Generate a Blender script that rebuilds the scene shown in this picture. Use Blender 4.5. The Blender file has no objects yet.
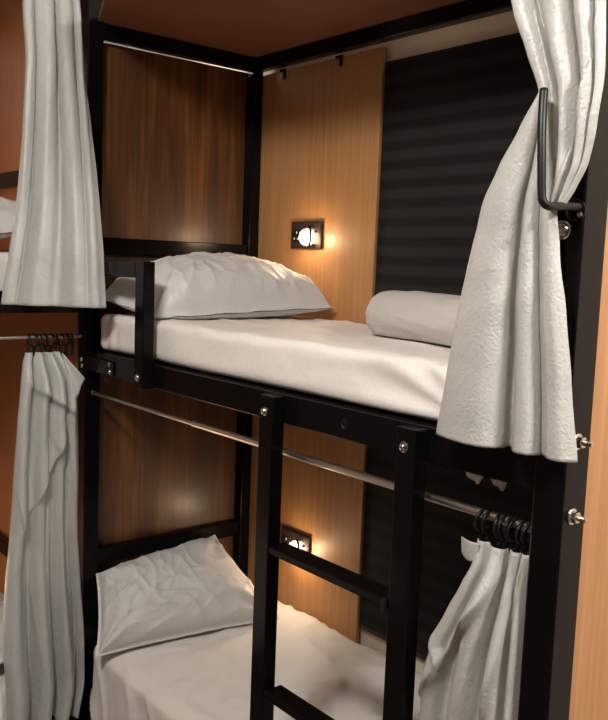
import bpy, bmesh, math, random
from mathutils import Vector, Matrix, noise
random.seed(7)
S = bpy.context.scene
COL = S.collection
OFF = 1.45                     # the bunk frame was measured with z = 0 at the lower edge of the upper rail
PI = math.pi
L, W, A = 1.9, .756, .058      # bed length, depth, tube size

# ------------------------------------------------------------------ materials
def new_mat(name):
    m = bpy.data.materials.new(name); m.use_nodes = True
    return m, m.node_tree.nodes, m.node_tree.links, m.node_tree.nodes['Principled BSDF']
def plain(name, col, rough=.5, metal=0., coat=0., bump=0., bscale=60.):
    m, n, l, b = new_mat(name)
    b.inputs['Base Color'].default_value = (*col, 1); b.inputs['Roughness'].default_value = rough
    b.inputs['Metallic'].default_value = metal; b.inputs['Coat Weight'].default_value = coat
    b.inputs['Coat Roughness'].default_value = .12
    tc = n.new('ShaderNodeTexCoord'); nz = n.new('ShaderNodeTexNoise')
    nz.inputs['Scale'].default_value = bscale; nz.inputs['Detail'].default_value = 4
    l.new(tc.outputs['Object'], nz.inputs['Vector'])
    mr = n.new('ShaderNodeMapRange'); mr.inputs['To Min'].default_value = max(rough-.06, .02); mr.inputs['To Max'].default_value = rough+.06
    l.new(nz.outputs['Fac'], mr.inputs['Value']); l.new(mr.outputs['Result'], b.inputs['Roughness'])
    if bump:
        bp = n.new('ShaderNodeBump'); bp.inputs['Strength'].default_value = bump; bp.inputs['Distance'].default_value = .002
        l.new(nz.outputs['Fac'], bp.inputs['Height']); l.new(bp.outputs['Normal'], b.inputs['Normal'])
    return m
def wood(name, dark, mid, light, grain=(60, 60, 2.2), band=0., rough=.4, coat=0., bump=.15, coatr=.15, bandw=7.):
    """vertical veneer: fine grain streaks along Z, optional broad strips of differing tone"""
    m, n, l, b = new_mat(name)
    tc = n.new('ShaderNodeTexCoord'); mp = n.new('ShaderNodeMapping'); mp.inputs['Scale'].default_value = grain
    l.new(tc.outputs['Object'], mp.inputs['Vector'])
    nz = n.new('ShaderNodeTexNoise'); nz.inputs['Scale'].default_value = 1.; nz.inputs['Detail'].default_value = 6; nz.inputs['Roughness'].default_value = .62; nz.inputs['Distortion'].default_value = .35
    l.new(mp.outputs['Vector'], nz.inputs['Vector'])
    mp2 = n.new('ShaderNodeMapping'); mp2.inputs['Scale'].default_value = (bandw, bandw, .7)
    l.new(tc.outputs['Object'], mp2.inputs['Vector'])
    n2 = n.new('ShaderNodeTexNoise'); n2.inputs['Scale'].default_value = 1.; n2.inputs['Detail'].default_value = 3; n2.inputs['Distortion'].default_value = .6
    l.new(mp2.outputs['Vector'], n2.inputs['Vector'])
    mx = n.new('ShaderNodeMath'); mx.operation = 'MULTIPLY_ADD'; mx.inputs[1].default_value = band
    l.new(n2.outputs['Fac'], mx.inputs[0])
    sc = n.new('ShaderNodeMath'); sc.operation = 'MULTIPLY'; sc.inputs[1].default_value = 1-band
    l.new(nz.outputs['Fac'], sc.inputs[0]); l.new(sc.outputs[0], mx.inputs[2])
    cr = n.new('ShaderNodeValToRGB'); e = cr.color_ramp.elements
    e[0].position = .32; e[0].color = (*dark, 1); e[1].position = .68; e[1].color = (*light, 1)
    q = cr.color_ramp.elements.new(.5); q.color = (*mid, 1)
    l.new(mx.outputs[0], cr.inputs['Fac']); l.new(cr.outputs['Color'], b.inputs['Base Color'])
    b.inputs['Roughness'].default_value = rough; b.inputs['Coat Weight'].default_value = coat; b.inputs['Coat Roughness'].default_value = coatr
    bp = n.new('ShaderNodeBump'); bp.inputs['Strength'].default_value = bump; bp.inputs['Distance'].default_value = .001
    l.new(nz.outputs['Fac'], bp.inputs['Height']); l.new(bp.outputs['Normal'], b.inputs['Normal'])
    if coat: l.new(bp.outputs['Normal'], b.inputs['Coat Normal'])
    return m
def fabric(name, col, rough=.55, sheen=.2, crackle=0., weave=0., spec=.5, wr=0., wrs=14.):
    m, n, l, b = new_mat(name)
    tc = n.new('ShaderNodeTexCoord')
    b.inputs['Roughness'].default_value = rough; b.inputs['Sheen Weight'].default_value = sheen; b.inputs['Sheen Roughness'].default_value = .4
    b.inputs['Specular IOR Level'].default_value = spec
    mp = n.new('ShaderNodeMapping'); mp.inputs['Scale'].default_value = (500, 500, 90)
    l.new(tc.outputs['Object'], mp.inputs['Vector'])
    th = n.new('ShaderNodeTexNoise'); th.inputs['Scale'].default_value = 1; th.inputs['Detail'].default_value = 2
    l.new(mp.outputs['Vector'], th.inputs['Vector'])
    mr = n.new('ShaderNodeMix'); mr.data_type = 'RGBA'
    mr.inputs['A'].default_value = (*[c*.86 for c in col], 1); mr.inputs['B'].default_value = (*[min(c*1.12, 1) for c in col], 1)
    l.new(th.outputs['Fac'], mr.inputs['Factor']); l.new(mr.outputs['Result'], b.inputs['Base Color'])
    prev = None
    def bump(sock, st, dist):
        nonlocal prev
        bp = n.new('ShaderNodeBump'); bp.inputs['Strength'].default_value = st; bp.inputs['Distance'].default_value = dist
        l.new(sock, bp.inputs['Height'])
        if prev: l.new(prev, bp.inputs['Normal'])
        prev = bp.outputs['Normal']
    if crackle:
        wv = n.new('ShaderNodeTexNoise'); wv.inputs['Scale'].default_value = 60; wv.inputs['Detail'].default_value = 1.5; wv.inputs['Distortion'].default_value = 2.2
        l.new(tc.outputs['Object'], wv.inputs['Vector']); bump(wv.outputs['Fac'], crackle, .006)
    if wr:
        wv = n.new('ShaderNodeTexNoise'); wv.inputs['Scale'].default_value = wrs; wv.inputs['Detail'].default_value = 3; wv.inputs['Distortion'].default_value = 1.2
        l.new(tc.outputs['Object'], wv.inputs['Vector']); bump(wv.outputs['Fac'], wr, .012)
    if weave: bump(th.outputs['Fac'], weave, .0008)
    if prev: l.new(prev, b.inputs['Normal'])
    return m
M = {}
M['black'] = plain('black_gloss_paint', (.0035, .0033, .0034), .2, 0, .03, 0, 12)
M['black'].node_tree.nodes['Principled BSDF'].inputs['Specular IOR Level'].default_value = .14
M['black_plastic'] = plain('black_plastic', (.005, .005, .005), .4)
M['black_plastic'].node_tree.nodes['Principled BSDF'].inputs['Specular IOR Level'].default_value = .3
M['chrome'] = plain('polished_steel', (.62, .6, .57), .2, 1.)
M['rod'] = plain('brushed_steel_tube', (.66, .6, .54), .30, 1.)
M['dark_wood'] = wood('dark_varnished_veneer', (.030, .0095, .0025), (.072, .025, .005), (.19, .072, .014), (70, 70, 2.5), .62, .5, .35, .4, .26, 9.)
M['left_wood'] = wood('reddish_varnished_veneer', (.17, .065, .024), (.23, .092, .036), (.29, .125, .052), (110, 110, 1.4), .25, .4, .35, .2, .25)
M['light_wood'] = wood('light_plywood', (.33, .155, .055), (.41, .20, .075), (.48, .25, .098), (70, 70, 1.8), .35, .5, .1, .12, .3)
M['foot_wood'] = wood('orange_plywood', (.36, .17, .065), (.45, .22, .09), (.53, .28, .125), (60, 60, 1.2), .35, .45, .15, .1, .3)
M['top_wood'] = wood('red_brown_board', (.16, .058, .028), (.20, .074, .036), (.24, .092, .046), (12, 3, 12), .5, .5, 0, .05)
M['deck_wood'] = wood('deck_board', (.10, .05, .03), (.14, .07, .04), (.18, .09, .05), (30, 4, 30), .4, .6, 0, .05)
M['curtain'] = fabric('silver_grey_satin', (.37, .372, .35), .42, 0, 0, .4, .45, .35, 16)
M['curtain_emb'] = fabric('pale_grey_embossed_satin', (.44, .43, .405), .42, 0, .27, .4, .55, .1, 12)
M['sheet'] = fabric('white_cotton_sheet', (.80, .755, .71), .6, 0, 0, .2, .35, .22, 9)
M['pillow'] = fabric('white_pillow_cotton', (.63, .615, .60), .5, 0, 0, .2, .4, .45, 11)
M['roll'] = fabric('pale_grey_bedding', (.52, .495, .47), .6, 0, .35, .3, .4)
M['cream'] = plain('cream_paint', (.84, .74, .60), .7, 0, 0, .1, 40)
M['plaster'] = plain('grey_plaster', (.30, .28, .26), .8, 0, 0, .1, 30)
M['dark_paint'] = plain('dark_brown_paint', (.06, .045, .035), .7)
M['floor'] = wood('floor_boards', (.10, .055, .03), (.14, .08, .045), (.18, .105, .06), (3, 40, 40), .3, .4, 0, .1)
M['plate'] = plain('dark_bronze_plate', (.035, .022, .017), .35, .3)
M['pin'] = plain('socket_contact', (.75, .7, .65), .3, .6)
def blind_mat():
    m, n, l, b = new_mat('striped_black_blind')
    tc = n.new('ShaderNodeTexCoord'); sp = n.new('ShaderNodeSeparateXYZ'); l.new(tc.outputs['Object'], sp.inputs[0])
    a = n.new('ShaderNodeMath'); a.operation = 'MULTIPLY'; a.inputs[1].default_value = 2*PI/.064; l.new(sp.outputs['Z'], a.inputs[0])
    s = n.new('ShaderNodeMath'); s.operation = 'SINE'; l.new(a.outputs[0], s.inputs[0])
    mr = n.new('ShaderNodeMapRange'); mr.inputs['From Min'].default_value = -.45; mr.inputs['From Max'].default_value = .45
    l.new(s.outputs[0], mr.inputs['Value'])
    mp = n.new('ShaderNodeMapping'); mp.inputs['Scale'].default_value = (600, 600, 600); l.new(tc.outputs['Object'], mp.inputs['Vector'])
    nz = n.new('ShaderNodeTexNoise'); nz.inputs['Scale'].default_value = 1; l.new(mp.outputs['Vector'], nz.inputs['Vector'])
    mx = n.new('ShaderNodeMix'); mx.data_type = 'RGBA'
    mx.inputs['A'].default_value = (.010, .009, .0085, 1); mx.inputs['B'].default_value = (.020, .0182, .0172, 1)
    l.new(mr.outputs['Result'], mx.inputs['Factor']); l.new(mx.outputs['Result'], b.inputs['Base Color'])
    b.inputs['Roughness'].default_value = .7; b.inputs['Specular IOR Level'].default_value = .15
    bp = n.new('ShaderNodeBump'); bp.inputs['Strength'].default_value = .3; bp.inputs['Distance'].default_value = .001
    l.new(nz.outputs['Fac'], bp.inputs['Height']); l.new(bp.outputs['Normal'], b.inputs['Normal'])
    return m
M['blind'] = blind_mat()
def emit(name, col, st):
    m, n, l, b = new_mat(name)
    b.inputs['Base Color'].default_value = (*col, 1)
    b.inputs['Emission Color'].default_value = (*col, 1); b.inputs['Emission Strength'].default_value = st
    return m
M['lamp'] = emit('warm_lamp_lens', (1, .83, .58), 22)
M['ceiling_lamp'] = emit('ceiling_lamp_diffuser', (1, .93, .84), 6)

# ------------------------------------------------------------------ mesh helpers (frame coordinates, z offset added on build)
class MB:
    def __init__(s): s.bm = bmesh.new()
    def box(s, x0, x1, y0, y1, z0, z1, bev=.0015):
        t = bmesh.new()
        r = bmesh.ops.create_cube(t, size=1)
        for v in t.verts:
            v.co = Vector(((x0+x1)/2+v.co.x*(x1-x0), (y0+y1)/2+v.co.y*(y1-y0), (z0+z1)/2+v.co.z*(z1-z0)))
        if bev:
            b = min(bev, .3*min(x1-x0, y1-y0, z1-z0))
            bmesh.ops.bevel(t, geom=t.edges[:], offset=b, segments=2, profile=.5, affect='EDGES')
        s.add(t); return s
    def add(s, t, mat=None):
        if mat is not None: t.transform(mat)
        me = bpy.data.meshes.new('tmp'); t.to_mesh(me); t.free(); s.bm.from_mesh(me); bpy.data.meshes.remove(me)
    def lathe(s, prof, center, axis, seg=20):
        """prof: [(r, h)] along axis from center"""
        ax = Vector(axis).normalized(); ref = Vector((0, 0, 1)) if abs(ax.z) < .9 else Vector((1, 0, 0))
        e1 = ax.cross(ref).normalized(); e2 = ax.cross(e1); c = Vector(center); rings = []
        for r, h in prof:
            rings.append([s.bm.verts.new(c+ax*h+(e1*math.cos(2*PI*i/seg)+e2*math.sin(2*PI*i/seg))*r) for i in range(seg)])
        for a, b in zip(rings, rings[1:]):
            for i in range(seg): s.bm.faces.new((a[i], a[(i+1) % seg], b[(i+1) % seg], b[i]))
        s.bm.faces.new(rings[0][::-1]); s.bm.faces.new(rings[-1]); return s
    def tube(s, pts, r, seg=12):
        pts = [Vector(p) for p in pts]; rings = []; e1 = None
        for i, p in enumerate(pts):
            d = (pts[min(i+1, len(pts)-1)]-pts[max(i-1, 0)]).normalized()
            if e1 is None:
                ref = Vector((0, 0, 1)) if abs(d.z) < .9 else Vector((1, 0, 0)); e1 = d.cross(ref).normalized()
            else: e1 = (e1-d*e1.dot(d)).normalized()
            e2 = d.cross(e1); rr = r[i] if isinstance(r, (list, tuple)) else r
            rings.append([s.bm.verts.new(p+(e1*math.cos(2*PI*k/seg)+e2*math.sin(2*PI*k/seg))*rr) for k in range(seg)])
        for a, b in zip(rings, rings[1:]):
            for k in range(seg): s.bm.faces.new((a[k], a[(k+1) % seg], b[(k+1) % seg], b[k]))
        s.bm.faces.new(rings[0][::-1]); s.bm.faces.new(rings[-1]); return s
    def torus(s, center, axis, R, r, seg=24, sec=8):
        ax = Vector(axis).normalized(); ref = Vector((0, 0, 1)) if abs(ax.z) < .9 else Vector((1, 0, 0))
        e1 = ax.cross(ref).normalized(); e2 = ax.cross(e1); c = Vector(center); rings = []
        for i in range(seg):
            a = 2*PI*i/seg; d = e1*math.cos(a)+e2*math.sin(a)
            rings.append([s.bm.verts.new(c+d*(R+r*math.cos(2*PI*k/sec))+ax*r*math.sin(2*PI*k/sec)) for k in range(sec)])
        for i in range(seg):
            a, b = rings[i], rings[(i+1) % seg]
            for k in range(sec): s.bm.faces.new((a[k], a[(k+1) % sec], b[(k+1) % sec], b[k]))
        return s
    def grid(s, fn, nu, nv):
        g = [[s.bm.verts.new(fn(i/nu, j/nv)) for j in range(nv+1)] for i in range(nu+1)]
        for i in range(nu):
            for j in range(nv): s.bm.faces.new((g[i][j], g[i+1][j], g[i+1][j+1], g[i][j+1]))
        return s
    def build(s, name, mat, parent=None, base=None, smooth=False, angle=None):
        bmesh.ops.recalc_face_normals(s.bm, faces=s.bm.faces[:])
        me = bpy.data.meshes.new(name)
        shift = Vector((0, 0, OFF))
        if parent is not None:
            p = parent; w = Vector((0, 0, 0))
            while p is not None: w += p.location; p = p.parent
            shift -= w
        if base is not None: shift -= Vector(base)
        for v in s.bm.verts: v.co += shift
        s.bm.to_mesh(me); s.bm.free()
        if smooth: me.polygons.foreach_set('use_smooth', [True]*len(me.polygons))
        if angle: me.set_sharp_from_angle(angle=angle)
        me.materials.append(M[mat] if isinstance(mat, str) else mat)
        o = bpy.data.objects.new(name, me); COL.objects.link(o)
        if parent is not None: o.parent = parent
        if base is not None: o.location = base
        return o
def tag(o, label=None, cat=None, group=None, kind=None):
    if label: o['label'] = label
    if cat: o['category'] = cat
    if group: o['group'] = group
    if kind: o['kind'] = kind
    return o
def empty(name, x, y, zf, label, cat, group=None):
    o = bpy.data.objects.new(name, None); COL.objects.link(o); o.location = (x, y, zf+OFF); o.empty_display_size = .1
    return tag(o, label, cat, group)
def box(name, mat, parent, *d, bev=.0015): return MB().box(*d, bev=bev).build(name, mat, parent)
def bolt_head(c, axis, parent, r=.0085, h=.006, name='bolt'):
    b = MB().lathe([(r*1.25, 0), (r*1.25, .0015), (r, .002), (r*.95, h*.6), (r*.6, h*.95), (r*.2, h)], c, axis, 16).build(name, 'chrome', parent, smooth=True, angle=.9)
    return b

# ------------------------------------------------------------------ setting
FL = -OFF; CE = 1.95
tag(MB().box(-1.3, 4.6, -3.4, W+.10, FL-.05, FL, bev=0).build('floor', 'floor'), kind='structure')
tag(MB().box(-1.3, 4.6, -3.4, W+.10, CE, CE+.05, bev=0).build('ceiling', 'cream'), kind='structure')
tag(MB().box(-1.3, 4.6, W+.030, W+.10, FL, CE, bev=0).build('wall_back', 'cream'), kind='structure')
tag(MB().box(-1.3, -1.2, -3.4, W+.03, FL, CE, bev=0).build('wall_left', 'plaster'), kind='structure')
tag(MB().box(4.5, 4.6, -3.4, W+.03, FL, CE, bev=0).build('wall_right', 'dark_paint'), kind='structure')
tag(MB().box(-1.2, 4.5, -3.4, -3.3, FL, CE, bev=0).build('wall_front', 'plaster'), kind='structure')

# ------------------------------------------------------------------ the main bunk bed
bed = empty('bunk_bed', L/2, W/2, FL, 'large black steel two-level bunk bed with wood panels and ladder, facing the viewer', 'bunk bed', 'bunk beds')
D = 1.42   # drop from the upper deck to the lower deck
TOP = 1.50
b1 = box('post', 'black', bed, -.060, 0, 0, .060, FL, TOP, bev=.004)
box('post', 'black', bed, -.050, 0, W-.055, W-.005, FL, TOP, bev=.004)
rp = box('post', 'black', bed, L, L+.066, 0, .077, FL, TOP, bev=.004)
box('post', 'black', bed, L, L+.060, W-.055, W-.005, FL, TOP, bev=.004)
for z, x0, y0 in ((0, .085, 0), (-D, .02, .06)):
    box('front_rail', 'black', bed, x0, L, y0, y0+.040, z, z+.074, bev=.003)
    box('back_rail', 'black', bed, 0, L, W-.045, W-.005, z, z+.05, bev=.003)
    box('head_rail', 'black', bed, -.045, -.005, .060, W-.055, z, z+.05, bev=.003)
    box('foot_rail', 'black', bed, L+.01, L+.05, .077, W-.055, z, z+.05, bev=.003)
    box('deck_board', 'deck_wood', bed, .02, L, y0+.042, W-.047, z+.030, z+.046)
for z in (.414, .414-1.147):
    box('head_rail', 'black', bed, -.042, -.008, .060, W-.055, z, z+.060, bev=.003)
box('head_rail', 'black', bed, -.045, -.004, .060, W-.055, 1.157, 1.209, bev=.003)
box('top_back_rail', 'black', bed, 0, L, W-.045, W-.005, 1.157, 1.209, bev=.003)
tb = MB(); ol = [(-.06, .062), (.34, -.10), (L-.002, -.10), (L-.002, W-.01), (-.06, W-.01)]
lo = [tb.bm.verts.new((x, y, 1.2095)) for x, y in ol]; hi = [tb.bm.verts.new((x, y, 1.222)) for x, y in ol]
tb.bm.faces.new(lo); tb.bm.faces.new(hi)
for k in range(5): tb.bm.faces.new((lo[k], lo[(k+1) % 5], hi[(k+1) % 5], hi[k]))
tb.build('top_board', 'top_wood', bed)
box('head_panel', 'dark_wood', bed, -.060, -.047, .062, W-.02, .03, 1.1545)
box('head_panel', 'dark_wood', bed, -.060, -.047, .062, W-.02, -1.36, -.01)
bp = box('back_panel', 'light_wood', bed, -.065, .672, W-.003, W+.012, -.98, 1.146)
for x in (.135, .462):
    h = MB().box(x-.007, x+.007, W-.008, W-.003, 1.112, 1.150, .001); h.box(x-.030, x+.007, W-.008, W-.003, 1.142, 1.152, .001)
    h.build('panel_hook', 'black', bp)
box('foot_panel', 'foot_wood', bed, L+.052, L+.062, .079, W-.03, FL+.1, 1.45)
# guard rail at the head end
g = box('guard_bar', 'black', bed, .115, .431, -.040, -.002, .342, .391, bev=.003)
box('guard_post', 'black', bed, .431, .486, -.040, -.0005, -.003, .394, bev=.003)
bolt_head((.456, -.040, .032), (0, -1, 0), bed, .010, .007)
# bracket plate joining post and rail
pl = box('bracket_plate', 'black', bed, -.045, .225, -.006, -.0004, .006, .054, bev=.001)
for x, z in ((-.018, .038), (-.012, .016), (.198, .044), (.203, .018)): bolt_head((x, -.006, z), (0, -1, 0), pl, .0075, .005)
# ladder
for x0 in (1.095, 1.581):
    lg = box('ladder_leg', 'black', bed, x0, x0+.056, -.040, -.0005, FL, .071, bev=.003)
    bolt_head((x0+.024, -.040, .030), (0, -1, 0), lg, .0095, .010)
for z in (-.334, -.722, -1.11):
    st = box('ladder_step', 'black', bed, 1.152, 1.580, -.040, .018, z, z+.022, bev=.004)
    e = MB(); e.box(1.566, 1.5795, -.047, -.0405, z-.006, z+.024, .002); e.build('end_cap', 'black_plastic', st)
# plug and round bolts
MB().lathe([(.012, 0), (.012, .002), (.008, .003), (.007, .001)], (1.377, -.0, .037), (0, -1, 0), 16).build('rail_plug', 'black_plastic', bed, smooth=True, angle=.6)
bolt_head((1.926, 0, .481), (0, -1, 0), rp, .014, .012)
for z in (.101, -.039, -1.04):
    s = MB()
    s.lathe([(.0155, 0), (.0155, .002), (.0145, .003)], (L+.066, .032, z), (1, 0, 0), 20)
    s.lathe([(.0115, .003), (.0115, .012), (.0105, .0135)], (L+.066, .032, z), (1, 0, 0), 6)
    s.lathe([(.0058, .0135), (.0052, .015), (.0058, .017), (.0052, .019), (.0058, .021), (.0052, .023), (.0058, .025), (.0052, .027), (.0058, .029), (.0045, .031)], (L+.066, .032, z), (1, 0, 0), 14)
    s.build('long_bolt', 'chrome', rp)
# small bolts on the corner post and rails
for p in ((-.025, W-.055, .447), (-.025, W-.055, -.707), (-.028, W-.055, 1.140)): bolt_head(p, (0, -1, 0), bed, .006, .005)

# ------------------------------------------------------------------ the bunk on the left
UP = .205; DL = 1.55
lb = empty('bunk_bed', -.5, -1.0, FL, 'second black bunk bed at left edge, turned sideways, mostly behind the grey curtains', 'bunk bed', 'bunk beds')
XB = -.98
for x, y in ((XB, -.055), (XB, -1.98), (-.055, -1.98)): box('post', 'black', lb, x, x+.055, y, y+.05, FL, TOP, bev=.004)
for z in (UP, UP-DL):
    box('front_rail', 'black', lb, -.040, 0, -1.93, -.0015, z, z+.074, bev=.003)
    box('end_rail', 'black', lb, XB+.056, -.063, -.037, -.004, z, z+.05, bev=.003)
    box('deck_board', 'deck_wood', lb, XB+.06, -.045, -1.90, -.040, z+.03, z+.046)
    box('end_rail', 'black', lb, XB+.056, -.063, -.037, -.004, z+.465, z+.525, bev=.003)
box('end_panel', 'left_wood', lb, XB+.03, -.064, 0, .012, FL+.05, 1.45)
box('side_panel', 'left_wood', lb, XB-.012, XB, -1.93, 0, FL+.05, 1.45)
box('top_board', 'top_wood', lb, XB+.06, 0, -1.93, -.002, 1.455, 1.468)

# ------------------------------------------------------------------ mattresses
def fbm(p, f, o=3):
    return noise.fractal(Vector(p)*f, 1.0, 2.0, o)
def ridge(p, f):
    n = noise.noise(Vector(p)*f); return (1-abs(n))**6
def mattress(name, x0, x1, y0, y1, z0, z1, label, disp, r=.028, n=(150, 60, 14), sag=0):
    m = MB(); c = Vector(((x0+x1)/2, (y0+y1)/2, (z0+z1)/2)); h = Vector(((x1-x0)/2, (y1-y0)/2, (z1-z0)/2))
    def face(ax, sg, na, nb):
        a, b = [i for i in range(3) if i != ax]
        def fn(u, v):
            p = [0, 0, 0]; p[ax] = sg*h[ax]; p[a] = (2*u-1)*h[a]; p[b] = (2*v-1)*h[b]
            return Vector(p)
        m.grid(fn, na, nb)
    for sg in (-1, 1):
        face(0, sg, n[1], n[2]); face(1, sg, n[0], n[2]); face(2, sg, n[0], n[1])
    bmesh.ops.remove_doubles(m.bm, verts=m.bm.verts[:], dist=1e-5)
    inner = Vector([max(k-r, .001) for k in h])
    for v in m.bm.verts:
        q = Vector([max(-i, min(i, k)) for k, i in zip(v.co, inner)])
        d = v.co-q; nn = d.normalized() if d.length > 1e-6 else Vector((0, 0, 1))
        p = q+nn*r+c
        v.co = p+nn*disp(p, nn)
        if sag: v.co.z -= sag*max(0, min(1, 1-(v.co.y-y0)/(y1-y0)))**1.3*max(0, (v.co.z-z0)/(z1-z0))
    o = m.build(name, 'sheet', base=(c.x, c.y, z0+OFF), smooth=True)
    return tag(o, label, 'mattress', 'mattresses on the bunks')
def disp_upper(p, n):
    d = .0025*fbm((p.x, p.y*1.5, p.z*2), 3)
    if n.y < -.5:
        d += .0015*fbm((p.x*3, 0, p.z*6), 2.2)
        # sheet pulled tight towards the foot end: folds fanning out of the lower right
        a = math.atan2(p.z-.085, 1.74-p.x); rr = math.hypot(p.z-.085, 1.74-p.x)
        d += .006*math.sin(a*17+rr*3)*math.exp(-((rr-.22)/.16)**2)
        # gathered corner at the head end
        d += .005*math.sin((p.x-.01)*95)*math.exp(-((p.x-.10)/.09)**2)
    if n.z > .5:
        d += .006*ridge((p.x*1.0+p.y, p.y*2.2, .3), 3.1)-.003
    return max(-.006, min(.008, d))
def disp_lower(p, n):
    d = .004*fbm((p.x*1.2, p.y*1.6, p.z), 4)
    if n.z > .5:
        d += .005*ridge((p.x*.8+p.y*.9, p.y*1.9-p.x*.8, 1.7), 2.6)-.004
        d += .007*ridge((p.x*.7-p.y*.3, p.y*1.4+p.x*.9, 5.1), 7.)-.003
        d += .006*(1-abs(noise.noise(Vector((p.x*3+p.y*5, p.y*4-p.x*3, 8.3)))))**12+.006*(1-abs(noise.noise(Vector((p.x*6-p.y*2, p.y*3+p.x*2, 2.3)))))**12
    if n.y < -.5:
        d += .012*ridge((p.x*1.5+p.z*.5, .4, p.z*.45), 5.)*min(1, max(0, (-.93-p.z)/.08))-.002
    return max(-.012, min(.012, d))
mu = mattress('mattress', .052, L-.012, .022, W-.012, .078, .209, 'white sheeted mattress on the upper deck of the main bunk', disp_upper)
# crumpled ends of the sheet showing below the front rail
for x, w in ((1.712, .030), (1.776, .026)):
    t = MB().grid(lambda u, v: Vector((x+(u-.5)*2*w+.006*math.sin(9*v+x*30), .058+.004*math.sin(u*14)+.003*v, .05-.086*v*(1-.36*((u-.8)/.8)**2-2.2*max(0, u-.85)))), 16, 10)
    t = t.build('sheet_corner', 'sheet', mu, smooth=True); sm = t.modifiers.new('s', 'SOLIDIFY'); sm.thickness = .003
ml = mattress('mattress', .028, L-.012, .008, W-.006, -1.372, -.924, 'white sheeted mattress on the lower deck behind the ladder', disp_lower, r=.055, n=(150, 60, 40), sag=.075)
mattress('mattress', XB+.065, -.052, -1.88, -.045, UP+.048, UP+.205, 'white mattress edge on the upper deck of the left bunk', disp_lower, n=(50, 80, 8))
mattress('mattress', XB+.065, -.052, -1.88, -.045, UP-DL+.048, UP-DL+.215, 'white mattress edge on the lower deck of the left bunk', disp_lower, n=(50, 80, 8))

# ------------------------------------------------------------------ pillows
def pillow(cor, t, label, seed=0., nn=150, wrk=1.15, name='pillow', under=.22, full=.48):
    """cor: the four corner points, front-left, front-right, back-right, back-left"""
    FL_, FR_, BR_, BL_ = [Vector(c) for c in cor]
    b = ((FR_-FL_).length+(BR_-BL_).length)/4; a = ((FL_-BL_).length+(FR_-BR_).length)/4
    N = (FR_-BL_).cross(BR_-FL_).normalized(); N = N if N.z > 0 else -N
    cen = (FL_+FR_+BR_+BL_)/4
    m = MB()
    def shape(u, v, side):           # u: back to front, v: left to right, -1..1
        fl = .965                     # inside this the pillow is filled, outside it is the flat hem
        x, y = u/fl, v/fl
        ux, vy = min(1, abs(x)), min(1, abs(y))
        prof = max(0, (1-ux**2.6))**full*max(0, (1-vy**2.8))**full
        uu = u*(1-.045*(1-v*v)); vv = v*(1-.04*(1-u*u))
        p = BL_.lerp(BR_, (vv+1)/2).lerp(FL_.lerp(FR_, (vv+1)/2), (uu+1)/2)
        px, py = a*u, b*v; q = Vector((px*4, py*4, seed))
        cx = Vector((a*math.copysign(1, u), b*math.copysign(1, v), 0)); d = Vector((px, py, 0))-cx
        ang = math.atan2(abs(d.y), abs(d.x)); rr = d.length
        fan = math.sin(ang*11+seed*7+2.5*noise.noise(q))*math.exp(-(rr/.15)**2)*min(1, rr/.05)
        w = .008*fan+.007*ridge((px*1.2+seed, py*2.6, side), 5.)+.005*ridge((px*3+py, py*2-px, seed+side*3), 4.2)+.012*noise.noise(Vector((px*5, py*5, seed)))+.004*noise.noise(Vector((px*14, py*14, seed)))+.0035*(1-abs(noise.noise(Vector((px*4+py*2, py*7, seed+21)))))**12+.002*(1-abs(noise.noise(Vector((px*10-py*2, py*5+px*4, seed+33)))))**14
        hem = min(1, max(0, (max(abs(u), abs(v))-.88)/.1))
        h = prof*t*(1-under if side > 0 else -under)+wrk*w*min(1, prof*2)*(1 if side > 0 else .2)
        if max(abs(x), abs(y)) > 1: h += .0016*side
        h += hem*(.007*noise.noise(Vector((px*11, py*11, seed+9)))+.003*noise.noise(Vector((px*30, py*30, seed))))
        return p+N*h-cen
    m.grid(lambda u, v: shape(2*u-1, 2*v-1, 1), nn, nn); m.grid(lambda u, v: shape(2*u-1, 2*v-1, -1), nn, nn)
    bmesh.ops.remove_doubles(m.bm, verts=m.bm.verts[:], dist=.0004)
    for v in m.bm.verts: v.co.z -= OFF
    o = m.build(name, 'pillow', smooth=True); o.location = (cen.x, cen.y, cen.z+OFF)
    return tag(o, label, 'pillow', 'pillows on the bunks')
R = math.radians
pillow([(.430, .024, .217), (.515, .725, .248), (.065, .735, .318), (.045, .022, .262)], .200, 'plump white pillow at the head of the upper deck, under the lit lamp', 1.3, full=.40)
pillow([(.195, -.045, -.985), (.410, .600, -.925), (.022, .560, -.700), (.000, .050, -.765)], .155, 'white pillow leaning at the head of the lower deck', 4.1, full=.42)
def left_pillow(z, label, sd): pillow([(-.72, -.48, z+.22), (-.10, -.45, z+.22), (-.09, -.075, z+.31), (-.73, -.075, z+.33)], .16, label, sd, nn=60)
left_pillow(UP, 'white pillow at left edge on the upper deck of the left bunk', 6.2)
left_pillow(UP-DL+.01, 'white pillow at left edge on the lower deck of the left bunk', 8.2)

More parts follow.
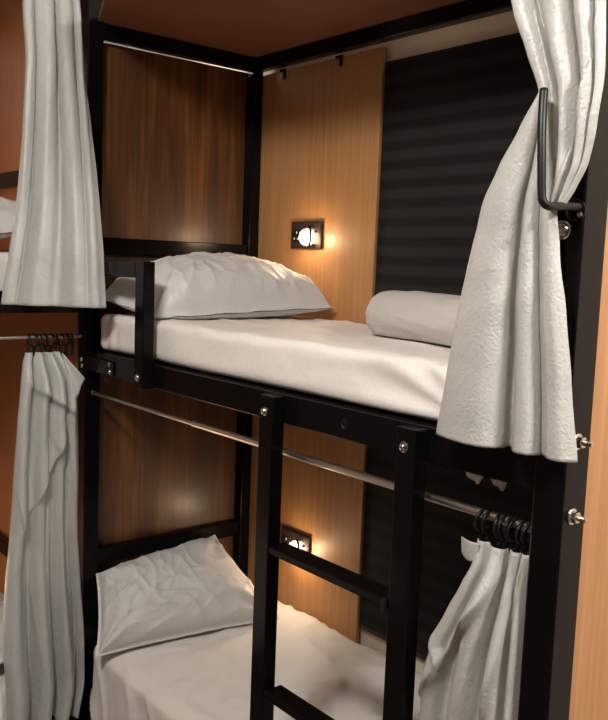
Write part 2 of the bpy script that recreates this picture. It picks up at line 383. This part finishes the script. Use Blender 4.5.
# ------------------------------------------------------------------ rolled bedding at the foot of the upper deck
def roll():
    m = MB(); p0, p1 = Vector((1.035, .440, 0)), Vector((1.80, .295, 0)); d = (p1-p0).normalized(); s = Vector((-d.y, d.x, 0)); ln = (p1-p0).length
    NU, NV = 110, 64
    def fn(u, v):
        x = u*ln; e = min(x, ln-x)
        rr = .076*min(1, (1-max(0, 1-e/.060)**2.4))**.5 if e < .06 else .076
        rr = max(rr, .004); a = 2*PI*v
        sx = math.cos(a); sz = math.sin(a)
        k = rr*(1+.05*noise.noise(Vector((x*5, sx*1.5, sz*1.5)))+.035*noise.noise(Vector((x*14+sz*3, sx*3, sz*3))))
        # rolled layer edge running along the top back, and the seam near the end
        if v < .06: k *= 1.05
        k *= 1-.035*math.exp(-((x-.050)/.005)**2)
        z = sz*k*.93; y = sx*k*1.08
        zz = max(-.056, z)
        return p0+d*x+s*y+Vector((0, 0, .2125+.0565+zz))
    m.grid(fn, NU, NV); bmesh.ops.remove_doubles(m.bm, verts=m.bm.verts[:], dist=.0003)
    o = m.build('rolled_blanket', 'roll', base=(1.42, .367, .2125+OFF), smooth=True)
    tag(o, 'pale grey rolled bedding with a rounded end, lying towards the foot of the upper mattress', 'rolled bedding')
roll()

# ------------------------------------------------------------------ reading lamp panels with a socket
def lamp_panel(x0, x1, z0, z1, label):
    y = W-.003
    t = empty('reading_lamp', (x0+x1)/2, y, z0, label, 'lamp', 'reading lamps on the light wood')
    m = MB().box(x0, x1, y-.012, y-.0005, z0, z1, .003); m.build('plate', 'plate', t)
    m = MB().box(x0+.006, x1-.006, y-.0135, y-.0121, z0+.006, z1-.006, .0005); m.build('plate_face', 'plate', t)
    cx, cz = x0+.62*(x1-x0), z0+.42*(z1-z0)
    d = Vector((-.12, -1, -.16)).normalized(); c = Vector((cx, y-.0138, cz))
    m = MB().torus(c+Vector((.007, -.008, 0)), (-.5, -1, 0), .034, .005, 28, 8); m.build('lamp_ring', 'black_plastic', t, smooth=True)
    m = MB().lathe([(.030, 0), (.031, .010), (.0295, .018), (.025, .026), (.017, .032), (.006, .0345)], c, d, 24); m.build('lamp_lens', 'lamp', t, smooth=True)
    for k in range(4):
        a = k*PI/2+.6
        q = c+Vector((.007, -.010, 0))+Vector((math.cos(a), -.3*math.cos(a)*-1, math.sin(a)))*.036
        MB().box(q.x-.004, q.x+.004, q.y-.004, q.y+.004, q.z-.004, q.z+.004, .001).build('ring_lug', 'black_plastic', t)
    sx, sz = x0+.2*(x1-x0), z0+.42*(z1-z0)
    m = MB().box(sx-.017, sx+.017, y-.0155, y-.0136, sz-.018, sz+.030, .0005); so = m.build('socket', 'black_plastic', t)
    for px, pz, w, h in ((-.009, -.006, .003, .0035), (.011, -.006, .003, .0035), (.004, .018, .0018, .005)):
        MB().box(sx+px-w, sx+px+w, y-.0168, y-.0156, sz+pz-h, sz+pz+h, .0003).build('socket_contact', 'pin', so)
    lt = bpy.data.lights.new('reading_light', 'POINT'); lt.energy = LAMP_W; lt.color = (1, .70, .42); lt.shadow_soft_size = .02
    lo = bpy.data.objects.new('reading_light', lt); COL.objects.link(lo); q = c+Vector((.030, -.052, -.010)); lo.parent = t; lo.location = Vector((q.x, q.y, q.z+OFF))-t.location
LAMP_W = 1.2
lamp_panel(.222, .400, .464, .566, 'lit reading lamp panel on the light wood above the upper pillow')
lamp_panel(.225, .399, -.745, -.640, 'lit reading lamp panel on the light wood, behind the top ladder step')

# ------------------------------------------------------------------ roller blind
bl = empty('window_blind', 1.28, W+.02, -.9, 'black horizontally striped window blind covering the back wall', 'blind')
box('blind_fabric', 'blind', bl, .676, L-.01, W+.006, W+.010, -.885, 1.096, bev=0)
box('bottom_bar', 'plate', bl, .676, L-.01, W+.004, W+.012, -.905, -.886, bev=.002)

# ------------------------------------------------------------------ curtain rods
def rod(p0, p1, pj_, r0, r1, label, name='curtain_rod'):
    p0, p1 = Vector(p0), Vector(p1); d = (p1-p0).normalized(); j = p0+(p1-p0)*pj_
    c = (p0+p1)/2
    t = empty(name, c.x, c.y, c.z, label, 'curtain rod', 'curtain rods of the bunks')
    MB().tube([p0, j], r0, 16).build('inner_tube', 'rod', t, smooth=True, angle=.8)
    m = MB().tube([j-d*.004, p1], r1, 16); m.tube([j-d*.008, j-d*.003], r1*1.12, 16)
    m.build('outer_tube', 'rod', t, smooth=True, angle=.8)
    MB().lathe([(r0*1.3, 0), (r0*1.3, .006), (r0*1.1, .008)], p0, d, 16).build('end_stop', 'chrome', t, smooth=True, angle=.6)
    MB().lathe([(r1*1.3, 0), (r1*1.3, .006), (r1*1.1, .008)], p1, -d, 16).build('end_stop', 'chrome', t, smooth=True, angle=.6)
rod((.001, .030, -.083), (L-.001, .030, -.083), .36, .0074, .0094, 'steel curtain rod under the upper deck rail, passing behind the ladder')
rod((-.030, -.001, .120), (-.030, -1.92, .120), .5, .0062, .0078, 'steel curtain rod of the left bunk, holding the lower left curtain')

# ------------------------------------------------------------------ curtain rings with clips
def ring_meshes():
    m = MB().torus((0, 0, -OFF), (0, 1, 0), .0215, .0040, 26, 8)
    r = m.build('curtain_ring', 'black_plastic', smooth=True)
    c = MB(); c.box(-.0035, .0035, -.005, .005, -.034-OFF, -.022-OFF, .001); c.box(-.007, .007, -.005, .005, -.054-OFF, -.033-OFF, .0015)
    cl = c.build('clip', 'black_plastic', r)
    return r, cl
ring0, clip0 = ring_meshes(); first_ring = [True]
ORD = ['first', 'second', 'third', 'fourth', 'fifth', 'sixth', 'seventh', 'eighth', 'ninth']
def ring(x, y, z, rz, tilt, label, group):
    if first_ring[0]: r, c = ring0, clip0; first_ring[0] = False
    else:
        r = ring0.copy(); c = clip0.copy(); COL.objects.link(r); COL.objects.link(c); c.parent = r
    r.location = (x, y, z+OFF-.0135); r.rotation_euler = (tilt, 0, rz)
    tag(r, label, 'curtain ring', group)
for i in range(9):
    y = -.036-i*.0195+random.uniform(-.003, .003)
    ring(-.030, y, .120, random.uniform(-.35, .35), random.uniform(-.10, .10), ORD[i]+' black curtain ring from the post on the left bunk rod', 'rings on the left curtain rod')
for i in range(8):
    x = 1.882-i*.0145+random.uniform(-.002, .002)-(.012 if i > 5 else 0)
    ring(x, .030, -.083, PI/2+random.uniform(-.35, .35), random.uniform(-.10, .10), ORD[i]+' black curtain ring from the right post on the rod behind the ladder', 'rings on the right curtain rod')

# ------------------------------------------------------------------ curtains
def cat(rows, t):
    """smooth interpolation between rows, t in 0..1 along z"""
    z = rows[0][0]+(rows[-1][0]-rows[0][0])*t
    i = 0
    while i < len(rows)-2 and z < rows[i+1][0]: i += 1
    a, b = rows[i], rows[i+1]; k = (z-a[0])/(b[0]-a[0]); k = max(0, min(1, k))
    p = rows[max(i-1, 0)]; q = rows[min(i+2, len(rows)-1)]
    out = []
    for n in range(len(a)):
        m0 = (b[n]-p[n])*.5*(1 if i > 0 else 2)*.999; m1 = (q[n]-a[n])*.5
        if i == 0: m0 = b[n]-a[n]
        if i+2 > len(rows)-1: m1 = b[n]-a[n]
        h = (2*k**3-3*k*k+1)*a[n]+(k**3-2*k*k+k)*m0*.8+(-2*k**3+3*k*k)*b[n]+(k**3-k*k)*m1*.8
        out.append(h)
    out[0] = z
    return out
def spline(pts, t):
    n = len(pts)-1; k = min(int(t*n), n-1); f = t*n-k
    p = [Vector(pts[max(0, min(n, k+i))]) for i in (-1, 0, 1, 2)]
    return .5*((2*p[1])+(-p[0]+p[2])*f+(2*p[0]-5*p[1]+4*p[2]-p[3])*f*f+(-p[0]+3*p[1]-3*p[2]+p[3])*f**3)
def sheet(m, rows, prof, prof2=None, nu=150, nv=120, seed=0., wob=.004, creases=(), wave=0.):
    """rows: (z, x_left, y_left, x_right, y_right, fold depth); prof: fold outline (along, out), prof2: the same at the bottom"""
    def fn(u, v):
        z, xl, yl, xr, yr, am = cat(rows, v)
        c = spline(prof, u)
        if prof2: c = c.lerp(spline(prof2, u), v)
        d = Vector((xr-xl, yr-yl, 0)); ln = d.length; d.normalize(); nn = Vector((d.y, -d.x, 0))
        w = wob*noise.noise(Vector((u*4+seed, v*6, seed)))+wob*.7*noise.noise(Vector((u*9+v*5, v*9-u*3, seed+4)))
        sh = 0
        for (u0, v0, u1, v1, dep, wid) in creases:
            ax, ay = u1-u0, (v1-v0); l2 = ax*ax+ay*ay; t = ((u-u0)*ax+(v-v0)*ay)/l2
            tt = max(0, min(1, t)); l = math.sqrt(l2); sd = ((u-u0)*ay-(v-v0)*ax)/l
            fade = (1 if 0 <= t <= 1 else math.exp(-((t-tt)*l/.06)**2))*(.25+.75*math.sin(PI*max(.08, min(.92, tt))))
            w += dep*fade*(math.exp(-sd/wid) if sd >= 0 else math.exp(sd/(wid*.12)))
        p = Vector((xl, yl, z))+d*ln*(c.x+wave*math.sin(v*9+seed)*math.sin(PI*c.x)*.1)+nn*(am*c.y+w)
        return p
    m.grid(fn, nu, nv)
def finish(m, name, mat, label, base, cat_='curtain'):
    o = m.build(name, mat, base=base, smooth=True)
    s = o.modifiers.new('thickness', 'SOLIDIFY'); s.thickness = .0022; s.offset = 0
    return tag(o, label, cat_, 'curtains of the bunks')

# upper left curtain (hangs over the outside of the left bunk's rail)
m = MB()
P1 = [(.10, -.8), (.0, -.5), (.0, .1), (.08, .35), (.16, -.1), (.17, -.6), (.24, .1), (.36, .7), (.46, .4), (.50, -.5), (.52, -.6), (.60, .4), (.72, .6), (.80, .1), (.81, -.4), (.88, .2), (.93, .3), (.95, -.2), (1, -.5)]
P2 = [(.12, -.7), (.02, -.6), (.0, -.1), (.06, .2), (.12, .0), (.14, -.3), (.20, .1), (.32, .6), (.43, .3), (.50, -.2), (.55, -.2), (.62, .1), (.72, .5), (.80, .4), (.84, .2), (.89, .3), (.94, .2), (.97, -.1), (1, -.4)]
sheet(m, [(1.345, -.030, -.205, -.030, -.020, 0.0270), (1.20, -.012, -.217, -.012, -.012, 0.0297), (1.04, .010, -.218, .025, -.020, 0.0297),
          (.83, .020, -.233, .098, -.030, 0.0324), (.64, .032, -.253, .172, -.045, 0.0324), (.53, .040, -.268, .205, -.050, 0.0324), (.40, .050, -.294, .240, -.055, 0.0338), (.238, .050, -.320, .270, -.060, 0.0338)],
      P1, P2, seed=1.1, wob=.005, creases=[(.10, .25, .16, .62, .007, 0.0405)])
finish(m, 'curtain', 'curtain', 'long silver-grey curtain hanging at upper left in front of the left post', (.03, -.16, .238+OFF))

# lower left curtain, clipped to the rings
m = MB()
P1 = [(.04, -.6), (.0, .0), (.07, .5), (.15, .2), (.19, -.6), (.26, .0), (.36, .6), (.44, .1), (.47, -.6), (.53, .1), (.62, .6), (.70, .2), (.72, -.6), (.80, .2), (.88, .5), (.94, .0), (1, -.5)]
P2 = [(.05, -.8), (0, -.4), (.03, .3), (.10, .6), (.18, .45), (.26, .0), (.32, -.8), (.35, -.5), (.40, .3), (.48, .8), (.56, .4), (.61, -.7), (.65, -.4), (.72, .5), (.80, .6), (.86, -.1), (.885, -.7), (.92, -.1), (.96, .3), (1, -.4)]
sheet(m, [(.068, -.028, -.206, -.028, -.075, 0.0224), (.03, -.015, -.220, -.010, -.055, 0.0320), (-.03, .0, -.232, .010, -.030, 0.0384), (-.16, .0, -.243, .018, -.027, 0.0416),
          (-.38, .0, -.257, .020, -.025, 0.0448), (-.56, .0, -.268, .020, -.024, 0.0480), (-.74, .0, -.285, .020, -.014, 0.0512), (-.97, .0, -.289, .020, .002, 0.0544), (-1.15, .0, -.279, .020, .004, 0.0544), (-1.285, .0, -.275, .020, -.022, 0.0512)],
      P1, P2, nv=170, seed=2.7, wob=.005,
      creases=[(.22, .085, .84, .150, .034, .05), (.22, .44, .84, .155, .036, .16), (.10, .36, .22, .48, .018, .05), (.60, .24, .78, .32, .018, .06), (.30, .55, .42, .80, .010, .08), (.85, .70, .78, .92, .014, .07)])
# corner of the top hem folded out beside the post
def flap(u, v):
    a, b, c = Vector((.004, -.088, .066)), Vector((.042, -.022, -.022)), Vector((.030, -.058, -.105))
    p = a.lerp(b, u); q = a.lerp(c, u); r = p.lerp(q, v)
    r.x += .010*math.sin(PI*v)*u+.005*math.sin(8*v+2*u)*u
    return r
m.grid(flap, 20, 16)
finish(m, 'curtain', 'curtain', 'silver-grey curtain clipped to the rod at lower left, beside the left post', (-.0, -.13, -1.285+OFF))

# upper right curtain, gathered behind the holdback on the right post
m = MB()
PA = [(.03, -.6), (.0, .0), (.06, .6), (.16, .6), (.23, .0), (.24, -.6), (.30, -.1), (.42, .7), (.54, .6), (.62, .0), (.63, -.7), (.70, .0), (.79, .5), (.86, .1), (.87, -.4), (.93, .1), (1, -.4)]
sheet(m, [(1.205, 1.700, -.050, 1.960, -.050, .020), (1.05, 1.745, -.050, 1.985, -.050, .024), (.94, 1.800, -.050, 1.996, -.050, .026), (.87, 1.828, -.050, 2.004, -.050, .026), (.78, 1.867, -.050, 2.009, -.050, .026), (.715, 1.895, -.050, 2.010, -.050, .025),
          (.647, 1.911, -.050, 2.004, -.050, .023), (.588, 1.920, -.050, 1.992, -.050, .018), (.546, 1.924, -.052, 1.974, -.052, .012), (.515, 1.926, -.055, 1.958, -.055, .007)],
      PA, nu=140, nv=110, seed=3.3, wob=.006, creases=[(.95, .55, .45, .96, .012, .05), (.30, .35, .22, .80, .010, .06)])
PB = [(.62, -.9), (.40, -1.0), (.16, -.75), (.02, -.45), (.0, .0), (.07, .4), (.20, .75), (.36, .85), (.46, .6), (.515, .0), (.50, -.7), (.53, -.85), (.58, -.2), (.65, .30), (.725, .25), (.76, -.25), (.755, -.6), (.80, -.35), (.86, .05), (.93, .10), (.97, -.15), (1, -.5)]
sheet(m, [(.718, 1.903, -.062, 1.917, -.058, .003), (.652, 1.862, -.062, 1.932, -.056, .010), (.592, 1.824, -.062, 1.944, -.055, .015), (.523, 1.793, -.062, 1.943, -.055, .019),
          (.456, 1.775, -.062, 1.951, -.055, .022), (.342, 1.752, -.062, 1.971, -.055, .027), (.225, 1.734, -.062, 1.990, -.055, .031), (.080, 1.711, -.062, 2.012, -.055, .035)],
      PB, nu=200, nv=110, seed=5.2, wob=.004)
finish(m, 'curtain', 'curtain_emb', 'pale grey curtain at upper right, gathered behind the black holdback on the right post', (1.87, -.05, .080+OFF))

# lower right curtain
m = MB()
PC = [(.05, -.7), (.0, -.1), (.05, .3), (.16, .1), (.22, -.5), (.30, .1), (.40, .7), (.52, .5), (.58, -.2), (.59, -.7), (.66, .0), (.74, .5), (.82, .1), (.83, -.5), (.90, .2), (.95, .2), (1, -.4)]
PD = [(.05, -.7), (.0, -.3), (.03, .3), (.14, .6), (.24, .3), (.30, -.3), (.36, .0), (.46, .6), (.58, .7), (.68, .3), (.72, -.5), (.76, -.2), (.82, .3), (.86, -.1), (.88, -.5), (.94, .1), (1, -.4)]
sheet(m, [(-.135, 1.764, .024, 1.889, .024, 0.0140), (-.18, 1.766, .014, 1.890, .014, 0.0224), (-.22, 1.752, .008, 1.892, .008, 0.0308), (-.29, 1.722, .004, 1.893, .004, 0.0392), (-.36, 1.694, .002, 1.893, .002, 0.0448),
          (-.45, 1.674, .0, 1.893, .0, 0.0476), (-.52, 1.660, .0, 1.893, .0, 0.0476), (-.75, 1.640, .0, 1.893, .0, 0.0476), (-1.02, 1.635, .0, 1.893, .0, 0.0476)],
      PC, PD, seed=7.4, wob=.004, creases=[(.10, .40, .52, .04, .040, .14), (.50, .60, .86, .08, .026, .12), (.02, .20, .20, .30, .016, .05)])
m.grid(lambda u, v: Vector((1.735+.045*u, .006-.006*math.sin(PI*u)+.004*v, -.136-.003*u-.034*v-.008*math.sin(PI*u)*v)), 14, 10)
finish(m, 'curtain', 'curtain_emb', 'pale grey curtain clipped to the rod at lower right, beside the right post', (1.80, .01, -1.02+OFF))

# ------------------------------------------------------------------ holdback on the right post
hb = empty('curtain_holdback', 1.955, 0, .515, 'black curtain holdback hook screwed to the right post', 'curtain holdback')
pts = [(1.958, -.001, .520), (1.957, -.030, .520), (1.957, -.070, .517), (1.956, -.092, .516), (1.952, -.101, .522), (1.949, -.103, .536), (1.943, -.102, .60), (1.935, -.096, .66), (1.926, -.084, .712)]
def bez(pts, n=6):
    out = []
    for i in range(len(pts)-1):
        p0, p1, p2, p3 = [Vector(pts[max(0, min(len(pts)-1, i+k))]) for k in (-1, 0, 1, 2)]
        for j in range(n):
            t = j/n; out.append(.5*((2*p1)+(-p0+p2)*t+(2*p0-5*p1+4*p2-p3)*t*t+(-p0+3*p1-3*p2+p3)*t**3))
    out.append(Vector(pts[-1])); return out
MB().tube(bez(pts), .0074, 14).build('hook', 'black_plastic', hb, smooth=True)
MB().lathe([(.020, 0), (.020, .003), (.017, .006), (.009, .008)], (1.950, -.0005, .515), (0, -1, 0), 20).build('mount_plate', 'black', hb, smooth=True, angle=.6)
bolt_head((1.962, -.0065, .508), (0, -1, 0), hb, .004, .003, 'screw')

# ------------------------------------------------------------------ room light
cl = empty('ceiling_lamp', 2.0, -1.65, CE, 'round white ceiling lamp over the aisle', 'lamp')
MB().lathe([(.25, 0), (.25, .03), (.23, .035)], (2.0, -1.65, CE), (0, 0, -1), 40).build('housing', 'cream', cl, smooth=True, angle=.6)
MB().lathe([(.22, .036), (.21, .050), (.15, .060), (.05, .063)], (2.0, -1.65, CE), (0, 0, -1), 40).build('diffuser', 'ceiling_lamp', cl, smooth=True, angle=.6)
def area(name, loc, target, size, power, col):
    lt = bpy.data.lights.new(name, 'AREA'); lt.shape = 'DISK'; lt.size = size; lt.energy = power; lt.color = col
    o = bpy.data.objects.new(name, lt); COL.objects.link(o); o.location = (loc[0], loc[1], loc[2]+OFF)
    d = Vector(target)-Vector(loc); o.rotation_euler = d.to_track_quat('-Z', 'Y').to_euler(); return o
area('aisle_light', (2.0, -1.65, CE-.075), (1.2, -.1, .1), .55, 88, (1, .96, .91))
area('aisle_light', (4.0, -.02, CE-.03), (1.9, 0, -.3), .5, 120, (1, .96, .91))
for q in ((-.78, -.75, .62), (-.78, -.75, -1.0)):   # the reading lamps of the left bunk, round the corner of the post
    lt = bpy.data.lights.new('reading_light', 'POINT'); lt.energy = 7; lt.color = (1, .72, .46); lt.shadow_soft_size = .03
    lo = bpy.data.objects.new('reading_light', lt); COL.objects.link(lo); lo.location = (q[0], q[1], q[2]+OFF)
area('bay_light', (-.6, .4, 1.3), (-.1, .4, 1.15), .3, 3, (1, .92, .8))
w = bpy.data.worlds.new('World'); S.world = w; w.use_nodes = True
w.node_tree.nodes['Background'].inputs['Color'].default_value = (1, .88, .76, 1); w.node_tree.nodes['Background'].inputs['Strength'].default_value = .02

# ------------------------------------------------------------------ camera
yaw, pitch, roll_, f = .8763, .1108, .0377, 852.708
fw = Vector((-math.sin(yaw)*math.cos(pitch), math.cos(yaw)*math.cos(pitch), -math.sin(pitch)))
r = Vector((math.cos(yaw), math.sin(yaw), 0)); u = r.cross(fw)
r2 = r*math.cos(roll_)+u*math.sin(roll_); u2 = -r*math.sin(roll_)+u*math.cos(roll_)
cam = bpy.data.cameras.new('camera'); co = bpy.data.objects.new('camera', cam); COL.objects.link(co)
mw = Matrix((r2, u2, -fw)).transposed().to_4x4(); mw.translation = (2.8188, -1.3329, .4018+OFF); co.matrix_world = mw
cam.sensor_fit = 'VERTICAL'; cam.sensor_height = 24; cam.lens = f*24/720; cam.clip_start = .02
S.camera = co
S.view_settings.view_transform = 'Standard'; S.view_settings.look = 'None'; S.view_settings.exposure = .2; S.view_settings.gamma = 1
